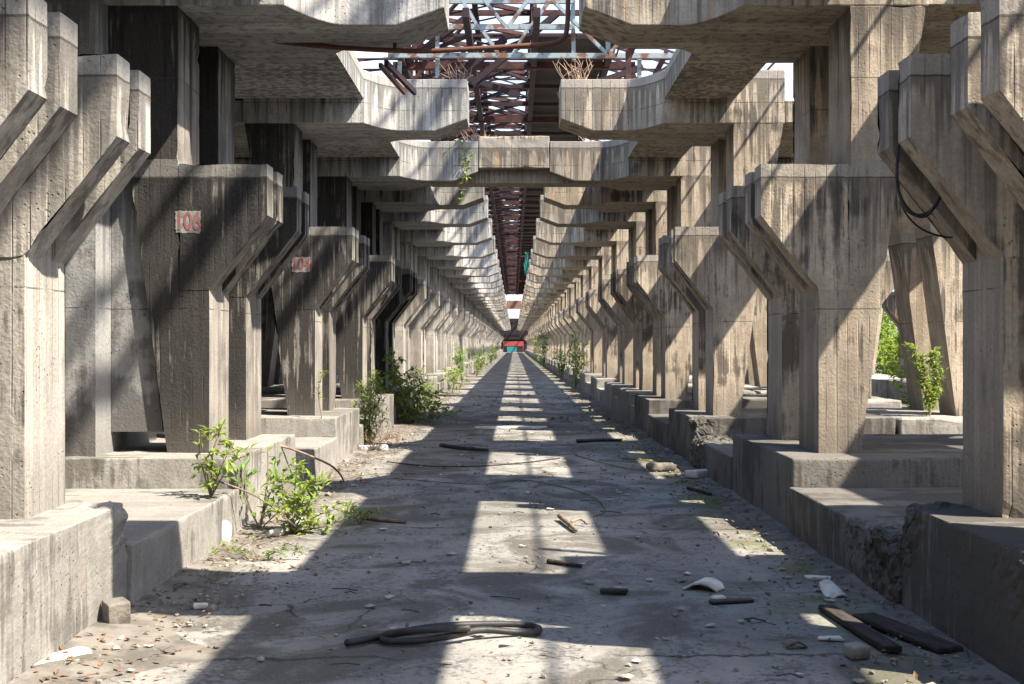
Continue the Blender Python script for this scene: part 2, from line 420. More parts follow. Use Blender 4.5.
def head_bm():                          # roof beam with the cantilevered nose and its fillets
    bm = bmesh.new(); c = LEN/2; hn = .15*DM
    def arc(sgn):
        out = []
        for k in range(9):
            t = k/8*math.pi/2
            out.append((2.10-.50*math.sin(t), sgn*(c-(c-hn)*(1-math.cos(t)) if False else (hn+(c-hn)*(1-math.sin(t))**1.0*1.0))))
        return out
    near = []
    for k in range(9):                  # concave curve from the wide part into the nose
        t = k/8*math.pi/2
        near.append((1.60+.50*(1-math.sin(t)), -(hn+(c-hn)*(1-math.cos(t)) if False else hn+(c-hn)*(1-math.sin(t))**2)))
    # outline, counter-clockwise in x,y with y=0 in the middle of the group
    wide = [(3.80,-c)]+[(2.10,-c)]+near[1:]
    far = [(x, -y) for x, y in wide][::-1]
    i0 = [(1.15,-hn)]; i1 = [(1.15,hn)]
    zb, zt, ze = 4.71, 5.46, 4.885
    body = wide+i0+i1+far
    a, b = [], []
    bb = [bm.verts.new((x, y, zb)) for x, y in body]; bt = [bm.verts.new((x, y, zt)) for x, y in body]
    n = len(body); e = [bm.verts.new((.68, y, z)) for y, z in ((-hn,ze),(hn,ze),(hn,zt),(-hn,zt))]
    k = len(wide)
    bm.faces.new(bb); bm.faces.new(bt[::-1])
    for i in range(n):
        j = (i+1) % n
        if i == k: continue
        bm.faces.new((bb[i], bt[i], bt[j], bb[j]))
    bm.faces.new((bb[k], bb[k+1], e[1], e[0])); bm.faces.new((bt[k], e[3], e[2], bt[k+1]))
    bm.faces.new((bb[k], e[0], e[3], bt[k])); bm.faces.new((bb[k+1], bt[k+1], e[2], e[1])); bm.faces.new((e[0], e[1], e[2], e[3]))
    bmesh.ops.recalc_face_normals(bm, faces=bm.faces)
    return bevel(bm, .012, 2, 35)

def join(parts):
    bm = bmesh.new()
    for p in parts: bm.from_mesh(p)
    return bm
def mesh_of(name, bm, mat):
    me = bpy.data.meshes.new(name); bm.normal_update(); bm.to_mesh(me); bm.free(); me.materials.append(mat); return me
h = LEN/2
def chip(bm, seed):
    bmesh.ops.subdivide_edges(bm, edges=[e for e in bm.edges if e.calc_length() > .16], cuts=1)
    for k in range(4):
        es = [e for e in bm.edges if e.calc_length() > .085]
        if not es: break
        bmesh.ops.subdivide_edges(bm, edges=es, cuts=1)
    bm.normal_update(); o = Vector((seed*5.1, seed*2.3, seed))
    for v in bm.verts:
        w = v.co+o; n_ = noise.fractal(w*9, .8, 2.1, 4)
        f_ = max(v.link_faces, key=lambda f: f.calc_area()); d_ = v.normal.copy()
        if f_.calc_area() > .03: d_ -= f_.normal*d_.dot(f_.normal)      # broad faces stay flat, only their edges wear
        v.co -= d_*(.001+.006*abs(n_)+min(.02, max(0, n_-.38)*.08))
    return bm
CH = {}
def chipped(me, seed):
    bm = bmesh.new(); bm.from_mesh(me); chip(bm, seed)
    m2 = bpy.data.meshes.new(me.name); bm.to_mesh(m2); bm.free(); m2.materials.append(me.materials[0]); return m2
ME = {}
for key in ('right', 'left', 'soot', 'halfsoot'):
    bk = 'beam_r' if key == 'right' else 'beam_l'
    ME[key] = {
        'pier': [mesh_of('pier', pier_bm(-h), M[key]), mesh_of('pier', pier_bm(h-TB), M[key])],
        'corbel': [mesh_of('corbel', corbel_bm(y0, y1), M[key]) for (y0, y1) in
                   ((-h-.003, -h+.09*DM), (-h+.155*DM, -h+TB+.003), (h-TB-.003, h-TB+.09*DM), (h-.09*DM, h+.003))],
        'roof_beam': [mesh_of('roof_beam', head_bm(), M[bk])]}
SUN_CUT = {k: {'pier': [ME[k]['pier'][0], mesh_of('pier', stub_bm(h-TB), M[k])], 'corbel': ME[k]['corbel'],
             'roof_beam': [mesh_of('roof_beam', short_head_bm(k == 'right'), M['beam_r'])]} for k in ('right', 'left')}
# on the left the group is turned round, so its short parts are built at the other end
def flip(me):
    bm = bmesh.new(); bm.from_mesh(me)
    for v in bm.verts: v.co.y = -v.co.y
    bmesh.ops.reverse_faces(bm, faces=bm.faces); m2 = bpy.data.meshes.new(me.name); bm.to_mesh(m2); bm.free(); m2.materials.append(me.materials[0]); return m2
SUN_CUT['left'] = {nm: [flip(m_) for m_ in ms] for nm, ms in SUN_CUT['left'].items()}
def build_pillar(loc, rz, key, label, parts=True, group=None, worn=0, short=False):
    if parts:
        t = thing('concrete_pillar', label, 'pillar', loc, rz, group)
        for nm, ms in (SUN_CUT if short else ME)[key].items():
            if nm == 'all': continue
            for q_, me in enumerate(ms): obj(nm, chipped(me, worn+q_*.37) if worn and nm != 'roof_beam' else me, None, t)
        return t
    if 'all' not in ME[key]:
        me = bpy.data.meshes.new('concrete_pillar'); bm = bmesh.new()
        for ms in ME[key].values():
            for m_ in ms: bm.from_mesh(m_)
        bm.to_mesh(me); bm.free(); me.materials.append(M[key]); ME[key]['all'] = me
    o = obj('concrete_pillar', ME[key]['all'], None); o.location = loc; o.rotation_euler = (0,0,rz)
    return tag(o, label, 'pillar', group)

NEARG = [2.06, 4.05, 6.20, 8.15, 9.62, 11.15]
BACK = [-2.1-2.1*i for i in range(9, 0, -1)]   # the hall goes on behind the camera and shades it
GS = BACK+[-2.1, -.04]+NEARG+[13.25+2.15*i for i in range(39)]
ORD = ['first','second','third','fourth','fifth','sixth','seventh','eighth','ninth','tenth','eleventh','twelfth']
MID = 4.69
NB = len(BACK)+1     # so that n = 1 is the nearest group in the picture
GSC = {1: .92, 2: 1.11, 3: .97}          # some groups are a little shorter or longer
special = {
 (1,-1): 'sunlit front pillar of the left row with four stepped corbels cut by the frame',
 (1, 1): 'front pillar of the right row with a black cable looped over its corbels',
 (2,-1): 'soot blackened pillar with a white patch painted red 106',
 (2, 1): 'tan pillar of the right row whose wide leg has a long sunlit stripe',
 (3,-1): 'dark stained pillar with a white patch painted red 104',
 (3, 1): 'tan right row pillar third from the front, sunlit corner on its first corbel',
}
for gi, g in enumerate(GS):
    n = gi-NB                           # 1 = nearest pillar in the picture
    gs = GSC.get(n, 1.0); yc = g*DM+h*gs
    for sd in (-1, 1):
        name = 'left' if sd < 0 else 'right'
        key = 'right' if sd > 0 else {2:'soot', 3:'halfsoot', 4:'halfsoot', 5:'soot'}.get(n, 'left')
        if n < 1: lab, grp = 'pillar of the %s row standing beside the camera' % name, 'pillars of the %s row' % name
        elif (n, sd) in special: lab, grp = special[(n, sd)], 'pillars of the %s row' % name
        elif n <= 12: lab, grp = '%s concrete pillar from the front in the %s row' % (ORD[n-1], name), 'pillars of the %s row' % name
        else: lab, grp = 'tiny far concrete pillar deep in the %s row' % name, 'far pillars of the %s row' % name
        pr = build_pillar((0, yc, 0), 0 if sd > 0 else math.pi, key, lab, -1 < g < 28, grp, n*2.7+sd+3 if 1 <= n <= 5 else 0, n in (0, 1))
        pr.scale.y = gs
        if 2 <= n <= 8 or n == 1 and sd > 0:   # the next aisle's pillars, back to back with these
            key2 = 'right' if sd > 0 else 'left'
            po = build_pillar((2*MID*sd, yc, 0), math.pi if sd > 0 else 0, key2,
                         'pillar of the outer %s aisle standing behind the %s pillar' % (name, ORD[n-1]), True, 'pillars of the outer %s aisle' % name)

            po.scale.y = gs
        if 2 <= n <= 10 and sd > 0:
            build_pillar((2*MID, yc, 0), 0, 'right', '%s pillar on the far side of the outer right aisle' % ORD[n-1], True, 'far side of the outer right aisle')

# red numbers painted on two left pillars
def painted_number(txt, px0, px1, py0, py1, y, parent):
    x0, x1 = (px0-VX)*y/F, (px1-VX)*y/F; z0, z1 = H+(VY-py1)*y/F, H+(VY-py0)*y/F
    bm = bmesh.new(); n = 14; vs = []
    for i in range(n*4):
        s_, t_ = i//n, (i % n)/n
        p = [(t_,0),(1,t_),(1-t_,1),(0,1-t_)][s_]; j = .012*noise.noise(Vector((i*.9, len(txt), y)))
        vs.append(bm.verts.new((x0+(x1-x0)*p[0]+j, y-.002, z0+(z1-z0)*p[1]+j)))
    bm.faces.new(vs)
    r = bmesh.ops.extrude_face_region(bm, geom=bm.faces[:])
    for v in r['geom']:
        if isinstance(v, bmesh.types.BMVert): v.co.y += .004
    bmesh.ops.recalc_face_normals(bm, faces=bm.faces)
    o = obj('number_patch', bm, M['whitepaint']); o.parent = parent
    cu = bpy.data.curves.new('number', 'FONT'); cu.body = txt; cu.size = (z1-z0)*1.12; cu.align_x = 'CENTER'; cu.align_y = 'CENTER'; cu.extrude = .001
    cu.offset = .004
    tmp = bpy.data.objects.new('number', cu); COL.objects.link(tmp)
    me = bpy.data.meshes.new_from_object(tmp.evaluated_get(bpy.context.evaluated_depsgraph_get()))
    bpy.data.objects.remove(tmp)
    me.materials.clear(); me.materials.append(M['redpaint'])
    bm = bmesh.new(); bm.from_mesh(me)
    sx = (x1-x0)*.9/max(.01, max(v.co.x for v in bm.verts)-min(v.co.x for v in bm.verts))
    cx, cz = (x0+x1)/2, (z0+z1)/2
    for v in bm.verts: v.co = Vector((cx+v.co.x*sx, y-.0045-v.co.z, cz+v.co.y))
    bm.to_mesh(me); bm.free()
    d = obj('painted_number', me, None); d.parent = parent
    for q in (o, d): q.matrix_parent_inverse = parent_matrix(parent).inverted()
def parent_matrix(o): return Matrix.Translation(o.location) @ Matrix.Rotation(o.rotation_euler.z, 4, 'Z') @ Matrix.Diagonal((1, o.scale.y, 1, 1))
for (lab, args) in ((special[(2,-1)], ('106', 175.5, 200.5, 211, 233, 4.05*DM-.004)), (special[(3,-1)], ('104', 292, 310, 257, 272, 6.20*DM-.004))):
    root = [o for o in COL.objects if o.get('label') == lab][0]
    painted_number(*args, root)

# decks and beams running the length of the hall
Y0, Y1 = -62.0, GS[-1]*DM+4
for sd, nm, mk in ((-1,'left','beam_l'), (1,'right','beam_r')):
    bm = bmesh.new(); box(bm, *sorted((2.11*sd, (3.10 if sd > 0 else 4.12)*sd)), Y0, Y1, 5.06, 5.45)
    o = obj('walkway_deck', bm, M[mk]); tag(o, 'long thin concrete deck running on top of the %s pillars along the slot' % nm, 'deck')
    bm = bmesh.new(); box(bm, *sorted(((4.43 if sd > 0 else 4.16)*sd, 5.22*sd)), Y0, Y1, 5.06, 5.45)
    o = obj('ridge_beam', bm, M[mk]); tag(o, 'long concrete beam between the %s pillars and the outer aisle' % nm, 'beam')
    bm = bmesh.new(); box(bm, *sorted(((6.28 if sd > 0 else 5.26)*sd, (7.27 if sd > 0 else 9.2)*sd)), Y0, 13*DM, 5.06, 5.45)
    o = obj('walkway_deck', bm, M[mk]); tag(o, 'concrete deck on top of the outer %s aisle pillars' % nm, 'deck')
    for gi, g in enumerate(GS):         # cross ties carrying the long beam
        n = gi-NB
        if g > 20 or n < 0: continue
        bm = bmesh.new(); box(bm, *sorted((3.803*sd, 5.577*sd)), g*DM+.02, (g+.73)*DM-.02, 4.73, 5.03)
        o = obj('cross_tie', bm, M[mk]); tag(o, 'short concrete tie over the gap behind the %s %s pillar' % (ORD[min(n,11)] if n else 'nearest', nm), 'beam', 'cross ties')

# the two closed frames in mid distance: concrete infill between facing noses
bm = rough_box((-.672, 8.375*DM, 4.95), (.672, 9.35*DM, 5.56), .07, .015, .04, .01, seed=8)
tag(obj('slot_block', bm, M['beam_r']), 'pale concrete block closing the slot between two noses, weeds on top', 'concrete block')

bm = bmesh.new(); box(bm, -1.6, 1.6, 8.475*DM, 8.68*DM, 4.70, 5.40); bevel(bm, .015)
tag(obj('closing_beam', bm, M['beam_r']), 'dark flat crossbeam behind the pale slot block', 'beam')
bm = bmesh.new(); box(bm, -2.08, 2.08, 8.69*DM, 9.75*DM, 5.10, 5.42); bevel(bm, .015)  # added slab, there to throw shade on the frame behind it
tag(obj('shade_slab', bm, M['beam_l']), 'slab added over the slot behind the dark crossbeam to cast shade', 'slab')

# ------------------------------------------------------------------ plinths and ledges
PM = {}
for gi, g in enumerate(GS):
    n = gi-NB
    for sd in (-1, 1):
        nm = 'left' if sd < 0 else 'right'
        y0, y1 = (g-.18)*DM, (g+.78*GSC.get(n,1))*DM
        lab = ('concrete plinth under the %s pillar of the %s row' % (ORD[n-1], nm) if 1 <= n <= 12 else
               'tiny far plinth in the %s row' % nm if n > 12 else 'plinth of the %s row beside the camera' % nm)
        xi = 2.43
        if n <= 4 and g > -1:
            bite = None
            if n == 1 and sd > 0: bite = [((2.43, y1, .61), .42, .10), ((2.43, y0+.6, .61), .45, .05)]
            if n == 3 and sd > 0: bite = [((2.43, y0, .61), .35, .10)]
            if n == 1 and sd < 0: bite = [((-2.43, y1, .61), .4, .07)]
            a, b = sorted((xi*sd, 5.2*sd))
            bm = rough_box((a, y0, -.1), (b, y1, .61), .05 if n < 3 else .09, .008, .018, .006, seed=n*2+sd+9, bite=bite, batter=0)
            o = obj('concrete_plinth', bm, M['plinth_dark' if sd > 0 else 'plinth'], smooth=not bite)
        else:
            k = gi % 3
            if k not in PM:
                bm = rough_box((xi, 0, -.1), (5.2, (.96)*DM, .61), .22, .03, .05, .01, seed=30+k)
                PM[k] = mesh_of('concrete_plinth', bm, M['plinth'])
            o = obj('concrete_plinth', PM[k], None); o.location = (0, y0, 0)
            if sd < 0: o.rotation_euler = (0,0,math.pi); o.location = (0, y1, 0)
        tag(o, lab, 'plinth', 'plinths')
for sd, nm in ((-1,'left'), (1,'right')):
    for n in range(0, 4):
        gi = n+NB
        y0 = (GS[gi]+.78*GSC.get(n,1))*DM+.01; y1 = (GS[gi+1]-.18)*DM-.01
        zt = .345 if sd < 0 else .36
        xi = 2.40; a, b = sorted((xi*sd, 7.4*sd)); bite = None
        if sd > 0 and n == 1: bite = [((xi, y0+.15, zt), .55, .15), ((xi, y0+.8, zt), .5, .05)]
        if sd > 0 and n == 2: bite = [((xi, y1-.1, zt), .8, .13), ((xi, y1-.9, zt), .5, .10)]
        bm = rough_box((a, y0, -.1), (b, y1, zt), .042 if n in (1,2) else .1, .010, .022, .006, seed=50+n*3+sd, bite=bite)
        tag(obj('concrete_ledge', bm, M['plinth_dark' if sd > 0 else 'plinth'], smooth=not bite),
            ['low concrete ledge beside the camera on the %s', 'low concrete ledge between the first and second plinths on the %s',
             'low concrete ledge between the second and third plinths on the %s', 'low concrete ledge between the third and fourth plinths on the %s'][n] % nm, 'ledge', 'low ledges')
    bm = bmesh.new(); box(bm, *sorted((2.46*sd, 7.4*sd)), (GS[NB+4]+.7)*DM, Y1, -.1, .33); bevel(bm, .03)
    tag(obj('concrete_ledge', bm, M['plinth']), 'long far concrete ledge under the %s row of pillars' % nm, 'ledge', 'low ledges')
    for gi in range(NB, NB+6):              # footing of the outer aisle
        g = GS[gi]; bm = rough_box((5.25 if sd > 0 else -7.0, (g-.18)*DM, -.1), (7.0 if sd > 0 else -5.25, (g+.78)*DM, .61), .2, .03, .05, .01, seed=80+gi)
        tag(obj('concrete_plinth', bm, M['plinth']), 'plinth of the outer %s aisle behind the %s plinth' % (nm, ORD[max(gi-NB-1,0)] if gi > NB else 'nearest'), 'plinth', 'outer plinths')

# plastered infill walls behind the left row
bm = bmesh.new(); box(bm, -4.9, -3.72, 3.93*DM, 4.6*DM, .55, 4.70); bevel(bm, .015)
tag(obj('infill_wall', bm, M['plaster']), 'grey plastered wall with flaking plaster behind the front left pillar', 'wall')
bm = bmesh.new(); prism_xz(bm, [(-3.715,.80),(-3.24,.80),(-3.52,3.2),(-3.70,4.70),(-3.715,4.70)], 4.08*DM, 4.25*DM); bevel(bm, .01)
tag(obj('infill_wall', bm, M['plaster']), 'pale narrow wall panel with a sunlit streak beside the blackened pillar', 'wall')
for (x0, x1) in ((9.7, 13.6),):
    bm = rough_box((11.7, 2*DM, -.1), (13.9, 26*DM, .5), .5, .03, .05, .01, seed=95)
    tag(obj('concrete_ledge', bm, M['plinth']), 'long ledge under the far side of the outer right aisle', 'ledge', 'low ledges')
# a shut wall far along the outer left aisle
bm = bmesh.new(); box(bm, -9.6, -9.3, -60, 95, -.1, 5.2)
tag(obj('boundary_wall', bm, M['plaster']), 'long plastered wall closing the outer left aisle', 'wall')
# ------------------------------------------------------------------ steel overhead
def steel_gantry():
    t = thing('steel_gantry', 'rusty steel lattice gantry high over the slot, blue paint flaking on its front truss', 'gantry', (0,40*K,0))
    def add(name, bm, m):
        o = obj(name, bm, m, t); o.matrix_parent_inverse = Matrix.Translation((0,-40*K,0)); return o
    zc = 17.4; ye = 250*K
    for x, m, ys in ((-6.2,'purple',34), (-2.3,'purple',38), (1.1,'purple',38), (5.2,'purple',34)):
        bm = bmesh.new(); bar(bm, (x,ys*K,zc), (x,ye,zc), .32, .45); add('chord', bm, M[m])
        bm = bmesh.new(); bar(bm, (x,ys*K,zc+4.2), (x,ye,zc+4.2), .32, .4); add('chord', bm, M[m])
    k = 0; y = 45.0*K
    while y < ye:
        w = .2 if k % 3 else .36
        bm = bmesh.new(); bar(bm, (-6.8,y,zc-.1), (6.8,y,zc-.1), w, w*1.1); add('cross_beam', bm, M['rust' if k % 3 == 0 else 'purple'])
        y += 3.6*K; k += 1
    bm = bmesh.new(); y = 41.0*K; k = 0     # lacing in plan between the chords
    while y < ye-4:
        for (a, b) in ((-6.2,-2.3), (-2.3,1.1)):
            p, q = (a, b) if (k+int(a)) % 2 else (b, a)
            bar(bm, (p,y,zc+.05), (q,y+3.6*K,zc+.05), .2, .16)
            if k % 2: bar(bm, (q,y,zc+.02), (p,y+3.6*K,zc+.02), .13, .13)
        y += 3.6*K; k += 1
    add('plan_bracing', bm, M['purple'])
    bm = bmesh.new(); y = 41.0*K; k = 0     # lacing in the upright planes and upper cross bars
    while y < ye-4:
        for x in (-6.2, 1.1, 5.2):
            bar(bm, (x,y,zc), (x,y+1.8*K,zc+4.2), .2, .2); bar(bm, (x,y+1.8*K,zc+4.2), (x,y+3.6*K,zc), .2, .2)
        bar(bm, (-6.2,y,zc+4.2), (5.2,y,zc+4.2), .28, .3)
        bar(bm, (-6.2,y,zc), (-2.3,y,zc+4.2), .2, .2)
        bar(bm, (-6.2,y,zc+4.2), (1.1,y+3.6*K,zc+4.2), .24, .24)
        y += 3.6*K; k += 1
    add('side_bracing', bm, M['rust'])
    bm = bmesh.new()
    for i in range(27):
        y = (42.0+i*7.7)*K
        box(bm, 1.25, 5.0, y, y+7.55*K, zc+.30, zc+.36)
        if i > 2 and i % 3 == 0: box(bm, -1.0, .6, y+.4, y+3.4*K, zc+.42, zc+.47)
    add('deck_plates', bm, M['dark'])
    bm = bmesh.new(); y = 44.0*K; k = 0
    while y < ye-4:
        bar(bm, (-11.5,y,zc+1.2), (11.5,y,zc+1.2), .09, .12)
        bar(bm, (-11.5,y,zc+.2), (-6.2,y+1.8*K,zc+1.4), .10); bar(bm, (5.2,y,zc+1.4), (11.5,y+1.8*K,zc+.2), .10)
        bar(bm, (-6.2,y,zc+2.2), (1.1,y+1.8*K,zc+.6), .08); bar(bm, (1.1,y,zc+3.4), (-6.2,y+1.8*K,zc+2.6), .08)
        y += 1.8*K; k += 1
    add('light_web', bm, M['purple'])
    for x in (-11.5, -9.0, 8.4, 11.5):
        bm = bmesh.new(); bar(bm, (x,44*K,zc+.3), (x,ye,zc+.3), .2, .3); add('chord', bm, M['rust'])
    # front truss, blue paint
    yf = 40.0*K
    def P(px, py): return at(px, py, yf)
    for (a, b, w) in (((418,27),(572,27),.26), ((388,55.5),(690,56),.24), ((420,1),(574,1),.26)):
        bm = bmesh.new(); bar(bm, P(*a), P(*b), .2, w); add('truss_chord', bm, M['blue_steel'])
    bm = bmesh.new()
    for (a, b) in (((424,14),(452,-12)), ((462,0),(478,27)), ((484,0),(506,27)), ((528,0),(508,27)), ((550,0),(530,28)), ((552,0),(608,55)), ((480,27),(500,56)),
                   ((527,30),(512,56)), ((608,55),(620,42)), ((608,40),(608,55))):
        bar(bm, P(*a), P(*b), .22, .16)
    add('truss_web', bm, M['blue_steel'])
    for (a, b) in (((437,-10),(437,75)), ((573,-10),(574,60)), ((640,52),(640,100)), ((399,60),(399,100))):
        bm = bmesh.new(); bar(bm, P(*a)+Vector((0,.3,0)), P(*b)+Vector((0,.3,0)), .2, .2); add('upright', bm, M['blue_steel'])
    bm = bmesh.new()                    # heavy dark diagonals behind the front truss
    for (a, b, w) in (((436,78),(505,22),.6), ((470,70),(560,-5),.5), ((410,40),(470,-5),.5), ((560,82),(650,52),.3), ((600,100),(690,45),.3), ((450,58),(520,82),.3), ((620,90),(700,40),.25)):
        bar(bm, P(*a)+Vector((0,2.2*K,0)), P(*b)+Vector((0,2.2*K,0)), w, .3)
    add('raking_strut', bm, M['purple'])
    # legs far to the sides
    for x in (-13.0, 13.0):
        for y in (71, 186, 310):
            bm = bmesh.new(); bar(bm, (x,y,-.1), (x*.5,y,zc), .6, .6); add('leg', bm, M['purple'])
    return t
steel_gantry()

def rail_truss():                       # light steel rail on the right outer beam; throws the thin diagonal shadows
    t = thing('pipe_rack', 'thin rusty pipe rack standing on the long beam behind the right pillars', 'pipe rack', (4.9,0,5.45))
    def add(name, bm, m):
        o = obj(name, bm, m, t); o.matrix_parent_inverse = Matrix.Translation((-4.9,0,-5.45)); return o
    bm = bmesh.new(); tube(bm, [(4.93,-7,6.95),(4.93,60,6.95)], .022, 10); add('pipe', bm, M['pipe'])
    for g_ in GS[NB-1:NB+9]:
        y = (g_+.6)*DM; bm = bmesh.new(); bar(bm, (4.93,y,5.445), (4.93,y,6.9), .08, .08); add('post', bm, M['purple'])
    return t
rail_truss()
t = thing('conveyor_truss', 'rusty open lattice conveyor truss high above the right aisle', 'truss', (7,0,0))
def cadd(name, bm, m):
    o = obj(name, bm, m, t); o.matrix_parent_inverse = Matrix.Translation((-7,0,0)); return o
for x, z, w in ((5.05,14.2,.17), (4.45,14.2,.06), (6.6,16.6,.08)):
    bm = bmesh.new(); bar(bm, (x,-14,z), (x,54,z), w, w); cadd('chord', bm, M['rust'])
bm = bmesh.new()
for i in range(13):
    y = -13+i*5
    bar(bm, (4.45,y,14.2), (5.05,y+2.5,14.2), .06); bar(bm, (5.05,y+2.5,14.2), (4.45,y+5,14.2), .06); bar(bm, (5.05,y,14.2), (6.6,y+2.5,16.6), .05); bar(bm, (6.6,y+2.5,16.6), (5.05,y+5,14.2), .05)
cadd('lacing', bm, M['rust'])
for y in (-12, 52):
    for x in (4.8,):
        bm = bmesh.new(); bar(bm, (x,y,5.0), (x,y,14.1), .22); cadd('leg', bm, M['rust'])

# pipe hung under the first noses
YP = 4.56*DM
def pp(px, py): return at(px, py, YP)
t = thing('hanging_pipe', 'sagging rusty pipe hung under the nearest noses and bent upward at its right end', 'pipe', pp(395,50))
pin = Matrix.Translation(-pp(395,50))
bm = bmesh.new(); tube(bm, smooth_path([pp(150,44),pp(194,40),pp(216,36.5),pp(240,36.5),pp(290,43),pp(345,48),pp(395,50.5),pp(430,51),pp(480,48.5),pp(520,46),pp(552,43.5),pp(563,38),pp(567,28),pp(568,0),pp(568,-60)], 6), .026, 10)
o = obj('pipe_run', bm, M['pipe'], t, True); o.matrix_parent_inverse = pin
bm = bmesh.new(); bar(bm, pp(395,51), pp(395,33), .035, .05); o = obj('hanger', bm, M['black'], t); o.matrix_parent_inverse = pin
bm = bmesh.new(); bar(bm, pp(381,50)+Vector((0,.5,-.02)), pp(400,84)+Vector((0,1.9,.3)), .045, .06); tag(obj('steel_angle', bm, M['purple']), 'dark steel angle leaning above the second left nose', 'steel bar')
bm = bmesh.new(); bar(bm, pp(374,52)+Vector((0,.6,0)), pp(388,84)+Vector((0,1.9,.3)), .04, .05); tag(obj('steel_angle', bm, M['pipe']), 'rusty steel angle leaning left of the dark one above the second left nose', 'steel bar')

# ------------------------------------------------------------------ far end of the hall
YE = 184.0*K
bm = bmesh.new(); box(bm, -.665, .665, 39.9*DM, 40.3*DM, 4.9, 5.6); bevel(bm, .02)
tag(obj('slot_block', bm, M['brick_orange']), 'small orange block closing the slot far down the hall', 'concrete block')
t = thing('far_shed', 'dark shed front closing the far end of the hall', 'shed', (0,YE+1.2,0))
inv = Matrix.Translation((0,-YE-1.2,0))
for nm, a, m in (('wall', (-12,12,YE+1,YE+6,-.1,7.35), 'dark'), ('lintel', (-4.0,4.0,YE+.6,YE+.98,2.9,7.4), 'dark'), ('roof', (-12.4,12.4,YE+.7,YE+6.3,7.405,7.7), 'purple')):
    bm = bmesh.new(); box(bm, *a); o = obj(nm, bm, M[m], t); o.matrix_parent_inverse = inv
bm = bmesh.new(); box(bm, -2.5, 2.2, YE-.1, YE, 1.35, 2.45); bar(bm, (-2.4,YE+.05,0), (-2.4,YE+.05,1.4), .1); bar(bm, (2.1,YE+.05,0), (2.1,YE+.05,1.4), .1)
tag(obj('red_banner', bm, M['red']), 'red barrier board across the far end of the hall', 'barrier')
bm = bmesh.new(); box(bm, -1.6, .6, YE-.5, YE-.35, 0, 1.2); bevel(bm, .04)
tag(obj('teal_panel', bm, M['teal']), 'teal panel standing below the red barrier', 'panel')
bm = bmesh.new(); box(bm, .75, 1.2, YE-.5, YE-.1, 0, 1.2); box(bm, 1.2, 2.0, YE-.4, YE-.1, 0, .7); bevel(bm, .05)
tag(obj('cabinet', bm, M['dark']), 'dark stepped cabinet beside the teal panel', 'cabinet')
yt = 16.6*DM
bm = bmesh.new(); n = 8; rows = []
for i in range(n+1):
    z = H+(VY-252)*yt/F - i/n*.85
    rows.append([bm.verts.new((.40+k*.05-.02*i/n+.02*math.sin(i*1.1+k), yt+.03*math.sin(i*.9+k*2), z)) for k in range(4)])
for i in range(n):
    for k in range(3): bm.faces.new((rows[i][k], rows[i][k+1], rows[i+1][k+1], rows[i+1][k]))
r = bmesh.ops.solidify(bm, geom=bm.faces[:], thickness=.01)
tag(obj('hanging_cloth', bm, M['teal']), 'teal cloth hanging from a right nose far down the slot', 'cloth')

# ------------------------------------------------------------------ plants
def leaf(bm, p, d, L, w, fold=.25):
    d = d.normalized(); s = d.cross(Vector((0,0,1)))
    if s.length < .05: s = Vector((1,0,0))
    s.normalize(); u = s.cross(d)
    a = bm.verts.new(p); b = bm.verts.new(p+d*L*.45+s*w/2+u*w*fold); c = bm.verts.new(p+d*L-u*L*.12); e = bm.verts.new(p+d*L*.45-s*w/2+u*w*fold)
    m = bm.verts.new(p+d*L*.5)
    bm.faces.new((a, b, m)); bm.faces.new((b, c, m)); bm.faces.new((c, e, m)); bm.faces.new((e, a, m))
def rv(k=1.): return Vector((random.uniform(-k,k), random.uniform(-k,k), random.uniform(-k,k)))
def plant(name, label, cat, base, stems, leafmat, L=.07, w=.03, dens=40, stemmat='stick', group=None, spread=.9, side=5):
    """stems: list of (top offset, bend); leaves set along each stem and its side shoots"""
    base = Vector(base); t = thing(name, label, cat, base, 0, group)
    inv = Matrix.Translation(-base); sb, lb = bmesh.new(), bmesh.new()
    for (off, st0, rad) in stems:
        p0 = base+Vector(st0); p1 = base+Vector(off); mid = (p0+p1)/2+rv(.06)+Vector((0,0,.05))
        path = smooth_path([p0, mid, p1], 6); tube(sb, path, rad, 5, rad*.35)
        ln = (p1-p0).length
        for k in range(int(dens*ln)):
            t_ = random.uniform(.12, 1.0)**.8; q = path[min(int(t_*(len(path)-1)), len(path)-1)]
            d = Vector((random.uniform(-1,1), random.uniform(-1,1), random.uniform(-.35,.75)))
            if random.random() < .55 and side:
                e = q+d.normalized()*random.uniform(.3,1)*spread*.22
                tube(sb, [q, (q+e)/2+Vector((0,0,.01)), e], rad*.35, 3, rad*.15)
                for m in range(side): leaf(lb, q+(e-q)*random.uniform(.35,1)+rv(.012), d+rv(.9), L*random.uniform(.6,1.2), w*random.uniform(.7,1.2))
            else: leaf(lb, q, d, L*random.uniform(.6,1.2), w*random.uniform(.7,1.2))
    o = obj('stem', sb, M[stemmat], t); o.matrix_parent_inverse = inv
    o = obj('foliage', lb, M[leafmat], t); o.matrix_parent_inverse = inv; o['kind'] = 'stuff'
    return t
def S(*a): return [(v[:3], v[3:6] if len(v) >= 6 else (0,0,0), v[6] if len(v) > 6 else .007) for v in a]
